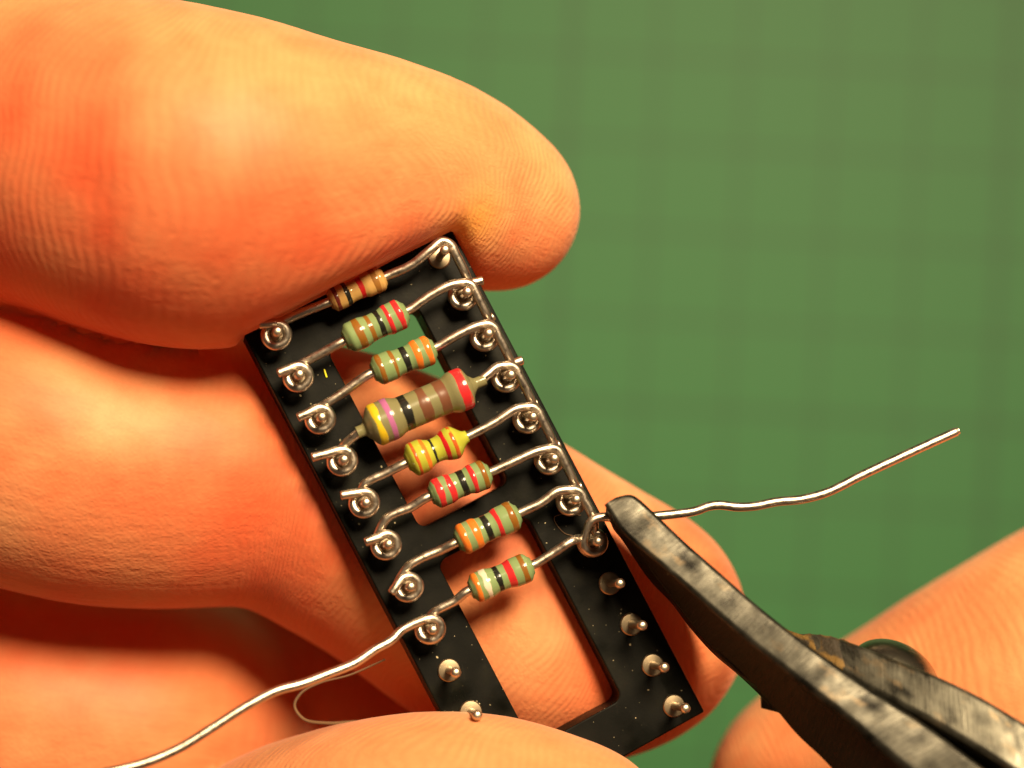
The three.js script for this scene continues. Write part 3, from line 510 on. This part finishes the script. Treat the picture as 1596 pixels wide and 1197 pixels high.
// tone of the skin: base, red of flesh plus shade painted on the thumb, callus
const BASE = [0.80, 0.32, 0.125], BLOOD_SHADE = [0.70, 0.095, 0.026], PALE = [0.85, 0.43, 0.19];
function tone(x, y, z, seed, extra) {
  const a = fbm(x / 7 + seed, y / 7, z / 7, 3), b = fbm(x / 2.2, y / 2.2 + seed, z / 2.2, 3);
  let bloodShade = 0.24 + 0.5 * a + 0.16 * b, pale = Math.max(0, -0.8 * a);
  [bloodShade, pale] = extra ? extra(bloodShade, pale) : [bloodShade, pale];
  bloodShade = Math.min(1, Math.max(0, bloodShade)); pale = Math.min(1, Math.max(0, pale));
  const f = 1 + 0.05 * b;
  return [0, 1, 2].map((c) => lerp(lerp(BASE[c], BLOOD_SHADE[c], bloodShade), PALE[c], pale * (1 - bloodShade)) * f);
}
{
  const padUp = V(0.05, -0.25, 1).normalize();
  // flesh of the thumb pressed flat against the end of the socket
  const boxLo = [-1.0, -11.65, -2.5], boxHi = [60, 1.5, 9];
  const press = (d, x, y, z) => {
    const p = V(x, y, z).sub(O), q = [p.dot(U), p.dot(VV), p.dot(N)]; let m = -1e3;
    for (let i = 0; i < 3; i++) m = Math.max(m, boxLo[i] - q[i], q[i] - boxHi[i]);
    const k = 0.8, h = Math.max(k - Math.abs(d + m), 0) / k; return Math.max(d, -m) + h * h * k * 0.25;
  };
  // the forefinger lies flat against the back of the socket and swells a little into its slots
  const rest = (d, x, y, z) => {
    const p = V(x, y, z).sub(O), u = p.dot(U), v = p.dot(VV), h = p.dot(N), swell = 0.75 * Math.exp(-(((v + 5.1) / 2.6) ** 2));
    const m = Math.max(-1.2 - u, u - 29.1, -11.9 - v, v - 1.7, -1.75 + swell - h), k = 1.4, q = Math.max(k - Math.abs(d + m), 0) / k;
    return Math.max(d, -m) + q * q * k * 0.25;
  };
  const thumb = digit([[776, 326, -6.5, 130], [700, 292, -4.8, 156], [600, 268, -2.2, 176], [450, 276, 0.2, 226], [320, 280, 1, 266], [200, 257, 0, 266], [100, 234, -1.5, 260], [0, 222, -3, 268], [-200, 200, -7, 300], [-560, 180, -14, 340], [-1000, 360, -22, 380], [-1500, 640, -28, 400]], padUp, { shape: press, k: 0.5 });
  const index = digit([[972, 972, -9.6, 194], [880, 962, -9.6, 232], [790, 918, -9.3, 241], [650, 828, -9.0, 233], [520, 765, -8.4, 224], [420, 738, -7.8, 212], [300, 734, -6.0, 216], [150, 716, -5.0, 228], [0, 676, -5.0, 236], [-300, 640, -9, 236], [-800, 620, -18, 280], [-1500, 760, -28, 380]], V(0, 0, 1), { k: 0.45, shape: rest });
  const ring = digit([[880, 1340, 2.6, 186], [760, 1310, 2.4, 196], [640, 1304, 1.4, 192], [530, 1320, -1.5, 186], [425, 1360, -5, 186], [290, 1460, -11, 190], [60, 1530, -18, 200], [-200, 1540, -22, 205], [-750, 1420, -26, 250], [-1500, 1150, -30, 360]], V(0, 1, -0.25).normalize(), { k: 0.45 });
  const middle = digit([[800, 1260, -20, 160], [690, 1225, -21, 180], [560, 1180, -22, 200], [450, 1140, -23.5, 220], [345, 1150, -21, 212], [230, 1140, -15.2, 212], [100, 1130, -14.0, 222], [0, 1122, -14.0, 230], [-250, 1112, -16, 240], [-800, 1080, -24, 270], [-1500, 1000, -30, 380]], V(0, 0.1, 1).normalize(), { k: 0.45 });
  const little = digit([[520, 2010, -6, 150], [380, 2010, -8, 160], [200, 1990, -14, 165], [0, 1950, -22, 172], [-300, 1880, -26, 180], [-800, 1740, -28, 230], [-1500, 1350, -30, 330]], V(0, 0.1, 1).normalize(), { k: 0.5 });
  const palm = digit([[-900, 560, -26, 330], [-1050, 950, -28, 420], [-1150, 1300, -29, 400], [-1500, 1050, -30, 480], [-2100, 980, -32, 380], [-2500, 960, -33, 340]], V(0, 0, 1), { k: 14 });
  const stain = P(735, 342, 1.5), dirt = P(672, 352, 1), creaseAt = G(168, 260, 7);
  const line = (a, b, n, r, depth) => Array.from({ length: n + 1 }, (_, i) => { const p = a.clone().lerp(b, i / n); return [p.x + 0.25 * noise(i * 0.6, depth * 9), p.y, p.z, r, depth]; });
  const creases = [
    ...line(G(172, 150, 6.2), G(158, 300, 9.4), 10, 1.1, 0.05), ...line(G(158, 300, 9.4), G(175, 470, 5.2), 10, 1.1, 0.05),
    ...line(G(392, 738, -3.6), G(352, 800, -2.9), 8, 1.3, 0.12), ...line(G(352, 800, -2.9), G(338, 900, -5), 9, 1.4, 0.14), ...line(G(215, 560, -1), G(260, 700, -0.9), 8, 0.7, 0.03),
  ];
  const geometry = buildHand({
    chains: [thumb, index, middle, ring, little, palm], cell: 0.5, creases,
    colour: (x, y, z, s, a, ch) => tone(x, y, z, 3, (bloodShade, pale) => {
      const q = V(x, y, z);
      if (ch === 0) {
        bloodShade += 0.36 * Math.exp(-((x - creaseAt.x) ** 2) / 5.5) * smooth(-9, 4, -(y - creaseAt.y)) + 0.55 * smooth(9, -4, y - (12 - 0.42 * x) + 7) - 0.3;  // red crease, then shade of the lower side painted in as redder skin
        const e = Math.exp(-q.distanceToSquared(stain) / 3.4); bloodShade -= 1.0 * e; pale += 0.9 * e;
        bloodShade += 0.3 * Math.exp(-((x + 8) ** 2 + (y - 8) ** 2) / 30);
      }
      if (ch === 1) bloodShade += 0.2 + 0.4 * Math.exp(-q.distanceToSquared(G(372, 800, -4)) / 14);
      if (ch === 2) bloodShade += 0.12;
      if (ch === 3) bloodShade -= 0.4;
      return [bloodShade, pale];
    }).map((v, c) => v * (1 - 0.6 * smooth(0.35, 0.75, noise(x * 3.1, y * 3.1, z * 3.1)) * Math.exp(-V(x, y, z).distanceToSquared(dirt) / 0.9)) * (c === 2 ? 1 - 0.55 * Math.exp(-V(x, y, z).distanceToSquared(stain) / 2.8) : 1)),
  });
  const hand = new THREE.Mesh(); hand.name = 'hand'; hand.position.copy(W(G(-300, 800, -15))); scene.add(hand);
  geometry.applyMatrix4(toWorld).translate(-hand.position.x, -hand.position.y, -hand.position.z);
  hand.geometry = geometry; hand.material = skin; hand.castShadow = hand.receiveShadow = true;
  tag(hand, 'hand pinching the black socket between thumb and fingers, pads up', 'hand');
}
{
  const index = digit([[1288, 1243, -17, 186], [1370, 1205, -16, 204], [1460, 1164, -14.5, 218], [1600, 1094, -12.5, 234], [1800, 1000, -12, 248], [2050, 930, -14, 262], [2500, 900, -20, 280], [3000, 1000, -28, 380]], V(-0.1, -0.1, 1).normalize(), { k: 0.5 });
  const thumb = digit([[1420, 1560, 6, 180], [1520, 1560, 6, 205], [1680, 1560, 5, 225], [1900, 1500, 2, 235], [2200, 1420, -4, 260], [2600, 1300, -14, 330], [3000, 1200, -26, 400]], V(-0.1, 0.5, 1).normalize(), { k: 0.5 });
  const middle = digit([[1650, 1480, -22, 190], [1850, 1400, -24, 215], [2100, 1280, -26, 235], [2500, 1120, -28, 270], [3000, 1080, -30, 360]], V(0, 0, 1), { k: 0.5 });
  const palm = digit([[2900, 900, -28, 340], [3000, 1150, -29, 460], [3050, 1450, -29, 400], [3400, 1250, -31, 420], [3800, 1300, -33, 350]], V(0, 0, 1), { k: 14 });
  const geometry = buildHand({ chains: [index, thumb, middle, palm], cell: 0.55, colour: (x, y, z, s, a, ch) => tone(x, y, z, 9, (b, p) => [b - 0.12, p]) });
  const hand = new THREE.Mesh(); hand.name = 'hand_001'; hand.position.copy(W(G(2200, 1200, -18))); scene.add(hand);
  geometry.applyMatrix4(toWorld).translate(-hand.position.x, -hand.position.y, -hand.position.z);
  hand.geometry = geometry; hand.material = skin; hand.castShadow = hand.receiveShadow = true;
  tag(hand, 'hand working the steel wire cutter, one fingertip behind its pivot', 'hand');
}
renderer.render(scene, camera);
